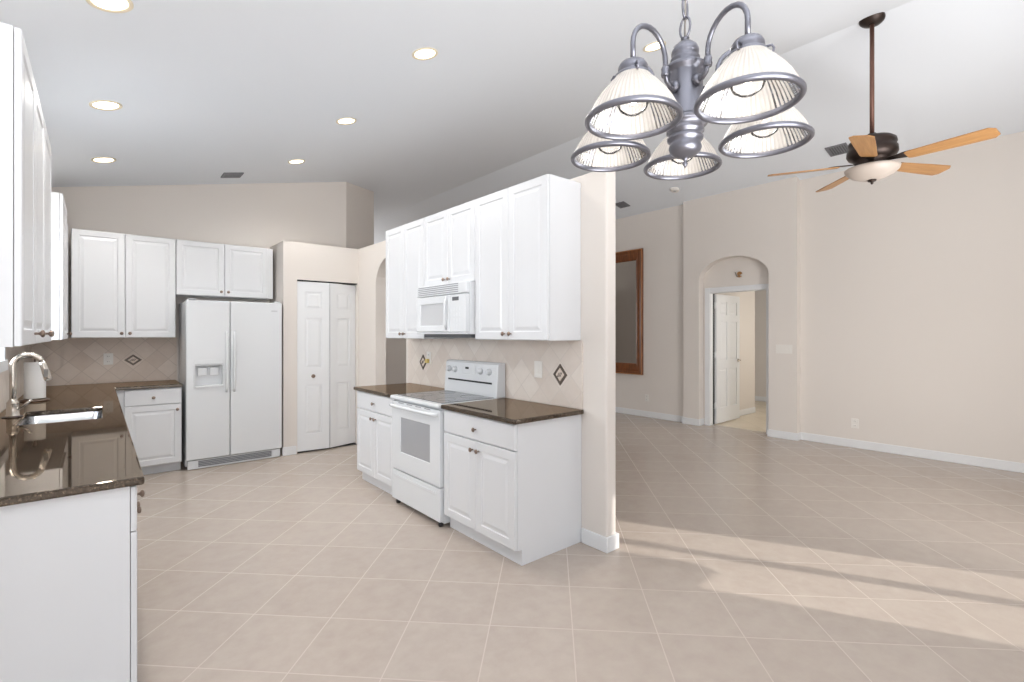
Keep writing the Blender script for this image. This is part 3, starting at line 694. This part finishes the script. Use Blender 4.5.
# ------------------------------------------------------------------ chandelier
CX, CY = 1.0793, .6305
ch = thing('chandelier', 'pewter five arm chandelier with ribbed glass bell shades hanging near the camera', 'chandelier', (CX, CY, 0))
RZ = 1.903
MB().lathe([(.002, 1.832), (.004, 1.836), (.0065, 1.841), (.003, 1.847), (.006, 1.852), (.010, 1.856), (.024, 1.860), (.034, 1.868), (.038, 1.878), (.036, 1.887), (.034, 1.892), (.041, 1.897), (.042, 1.903), (.036, 1.908), (.036, 1.911), (.043, 1.915), (.043, 1.921), (.041, 1.926), (.050, 1.932), (.054, 1.938), (.053, 1.943), (.044, 1.948),
            (.0405, 1.953), (.0405, 2.052), (.042, 2.058), (.050, 2.063), (.051, 2.068), (.048, 2.072), (.036, 2.077), (.031, 2.084), (.034, 2.088), (.034, 2.092), (.026, 2.096), (.0315, 2.103), (.032, 2.111), (.028, 2.121), (.019, 2.129), (.009, 2.133), (.006, 2.139), (.010, 2.142), (.003, 2.145)], 36).build('center_column', 'pewter', ch)
chn = MB(); z = 2.140; k = 0
top = zc(CX)-.03
while z < top-.02:
    pts = []
    L, W = .056, .0145
    for i in range(20):
        a = 2*PI*i/20; u = W*math.cos(a); v = (L/2-W*.2)*math.sin(a)
        pts.append((u if k % 2 else u*.15, u*.15 if k % 2 else u, z+L/2+v))
    chn.tube(pts, .0028, 6, closed=True); z += L-.009; k += 1
chn.build('chain', 'pewter', ch)
crd = MB().tube([(.002, .002, 2.14), (.004, -.003, 2.4), (-.003, .003, 2.8), (0, 0, top+.01)], .0022, 6).build('cord', 'slot', ch)
MB().lathe([(.006, top-.012), (.03, top-.005), (.058, top+.012), (.062, top+.045)], 28).build('ceiling_canopy', 'pewter', ch)
ra = .193
gprof = [(.0965, .004), (.0985, .010), (.0925, .022), (.083, .040), (.071, .058), (.056, .076), (.043, .090), (.034, .101)]
for k in range(5):
    a = 3.085+k*2*PI/5
    dz = -.003 if k == 1 else -.0125
    c, s = math.cos(a), math.sin(a)
    P = lambda r, z: (r*c, r*s, z+dz)
    pts = [P(.038, 2.026), P(.048, 2.022), P(.060, 2.022), P(.072, 2.030), P(.078, 2.045), P(.078, 2.075)]
    pts += [P(.1355-.0575*math.cos(t), 2.075+.055*math.sin(t)) for t in [PI*i/12 for i in range(1, 13)]]+[P(.193, 2.035)]
    arm = MB().tube(pts, .0058, 10).build('arm', 'pewter', ch)
    j = MB(); j.lathe([(.0085, 2.038), (.0100, 2.044), (.0085, 2.05), (.0095, 2.056), (.007, 2.062)], 12, Matrix.Translation((.078*c, .078*s, dz)))
    j.build('arm_collar', 'pewter', arm)
    MB().lathe([(.012, 0), (.014, .004), (.012, .010), (.007, .014)], 12, Matrix.Translation((.039*c, .039*s, 2.026+dz)) @ Vector((c, s, 0)).to_track_quat('Z', 'Y').to_matrix().to_4x4()).build('arm_flange', 'pewter', arm)
    mx = Matrix.Translation((ra*c, ra*s, RZ+dz))
    cap = MB().lathe([(.037, .094), (.0375, .099), (.036, .103), (.031, .105), (.0305, .108), (.032, .111), (.0315, .119), (.027, .127), (.018, .132), (.009, .134), (.007, .138)], 28, mx, cap0=False).build('shade_cap', 'pewter', ch)
    for q in range(3):
        t = a+q*2*PI/3+.9
        u = Vector((math.cos(t), math.sin(t), 0))
        sc_ = MB().tube([mx @ (u*.030+Vector((0, 0, .110))), mx @ (u*.044+Vector((0, 0, .111))), mx @ (u*.048+Vector((0, 0, .104))), mx @ (u*.046+Vector((0, 0, .096))), mx @ (u*.041+Vector((0, 0, .094)))], .0024, 6)
        sc_.build('shade_clip', 'pewter', cap)
    shd = MB().lathe(gprof, 120, mx, ripple=.007, cap0=False, cap1=False, smooth=False).build('glass_shade', 'shade', ch)
    MB().lathe([(.0925, .011), (.0925, .003), (.0945, -.001), (.1005, .000), (.1035, .004), (.1032, .008), (.0995, .012)], 56, mx, cap0=False, cap1=False).build('shade_rim', 'pewter', shd)
    bb_ = MB().lathe([(.001, .016), (.014, .018), (.028, .027), (.035, .042), (.032, .057), (.022, .072), (.0135, .084), (.0135, .098)], 24, mx, cap0=False, cap1=False).build('bulb', 'bulb_glass', ch)
    MB().lathe([(.001, .038), (.006, .040), (.009, .046), (.006, .053), (.001, .055)], 12, mx).build('filament', 'bulb', bb_)
    pl_ = lamp('chandelier_bulb_light', 'POINT', (CX+ra*c, CY+ra*s, RZ+dz+.03), .05, (1, .95, .9)); pl_.data.shadow_soft_size = .012

# ------------------------------------------------------------------ ceiling fan
FXc, FYc, HZ = 4.9, 1.171, 2.84
fn = thing('ceiling_fan', 'bronze ceiling fan with five oak blades and frosted bowl light', 'ceiling fan', (FXc, FYc, 0))
ca = MB().lathe([(.09, .01), (.09, -.012), (.082, -.022), (.06, -.036), (.03, -.05), (.02, -.052)], 28).build('canopy', 'bronze', fn)
ca.location = (0, 0, zc(FXc)); ca.rotation_euler = (0, math.atan(SL), 0)
MB().lathe([(.0165, HZ+.22), (.0165, zc(FXc)-.05)], 16).build('downrod', 'rod', fn)
MB().lathe([(.03, HZ+.25), (.035, HZ+.24), (.05, HZ+.225), (.09, HZ+.215), (.14, HZ+.205), (.165, HZ+.185), (.17, HZ+.16), (.16, HZ+.14), (.175, HZ+.12), (.178, HZ+.08), (.165, HZ+.055), (.14, HZ+.04), (.12, HZ+.02), (.12, HZ-.02), (.15, HZ-.03), (.15, HZ-.045), (.05, HZ-.05)], 40).build('motor_housing', 'bronze', fn)
bwl = MB().lathe([(.172, HZ-.03), (.192, HZ-.036), (.186, HZ-.060), (.150, HZ-.094), (.09, HZ-.122), (.02, HZ-.132)], 40).build('light_bowl', 'bowl', fn)
MB().lathe([(.032, HZ-.134), (.028, HZ-.145), (.012, HZ-.15), (.009, HZ-.165), (.003, HZ-.17)], 18).build('finial', 'bronze', bwl)
a0 = 1.407+PI
for k in range(5):
    a = a0+k*2*PI/5
    bl = MB(); out = [(.235, -.048), (.26, -.058), (.60, -.075), (.735, -.078), (.768, -.045), (.768, .045), (.735, .078), (.60, .075), (.26, .058), (.235, .048)]
    bl.prism_z(out, -.004, .004)
    bo = bl.build('blade', 'blade', fn, bevel=.002)
    bo.location = (0, 0, HZ); bo.rotation_euler = (R(-12), 0, a)
    bk = MB(); bk.prism_z([(.11, -.02), (.17, -.03), (.22, -.045), (.275, -.05), (.295, -.03), (.31, 0), (.295, .03), (.275, .05), (.22, .045), (.17, .03), (.11, .02)], .0042, .011)
    bk.build('blade_bracket', 'bronze', bo, bevel=.002)

# ------------------------------------------------------------------ mirror and niche ornament
mr = thing('wall_mirror', 'large dark wood framed mirror on the wall left of the arched door', 'mirror', (MX, 6.05, 1.82), -PI/2)
W2, H2, fwid = 1.03/2, 2.20/2, .15
def fring(w, h, y): return [(-w, y, -h), (w, y, -h), (w, y, h), (-w, y, h)]
MB().loops([fring(W2, H2, 0), fring(W2, H2, -.035), fring(W2-.012, H2-.012, -.045), fring(W2-.06, H2-.06, -.03), fring(W2-.09, H2-.09, -.035), fring(W2-fwid+.03, H2-fwid-.045+.03, -.028), fring(W2-fwid+.015, H2-fwid-.045+.015, -.02), fring(W2-fwid, H2-fwid-.045, -.012)], cap0=False, cap1=False).build('frame', 'frame_wood', mr)
MB().loops([fring(W2-.004, H2-.004, -.0445), fring(W2-.004, H2-.004, -.047), fring(W2-.016, H2-.016, -.047), fring(W2-.016, H2-.016, -.0425)], cap0=False, cap1=False).build('frame_bead', 'frame_line', mr)
MB().box(-W2+fwid-.01, W2-fwid+.01, -.0125, -.002, -H2+fwid+.035, H2-fwid-.035).build('mirror_glass', 'mirror', mr)
mr.location.y = 5.025+W2
orn = thing('shell_ornament', 'small gold and grey shell ornament above the bedroom door', 'ornament', (DXW+.14, 3.40, 2.315), -PI/2)
def spiral(cx_, cz_, r0, turns, w):
    pts = []; rs = []
    for i in range(30):
        t = i/29; a = t*turns*2*PI; rr_ = r0*(1-.85*t); pts.append((cx_+rr_*math.cos(a), -.012-.012*t, cz_+rr_*math.sin(a))); rs.append(w*(1-.7*t))
    return pts, rs
pts, rs = spiral(.02, .01, .030, 1.6, .013); MB().tube(pts, rs, 8).build('snail_shell', 'gold', orn)
MB().tube([(-.045, -.01, .045), (-.035, -.014, .02), (-.02, -.012, -.02), (-.012, -.01, -.035)], [.004, .009, .010, .004], 8).build('cone_shell', 'shellgrey', orn)
MB().tube([(-.01, -.012, -.028), (.02, -.014, -.030), (.05, -.012, -.026)], [.006, .012, .005], 8).build('clam_shell', 'gold', orn)
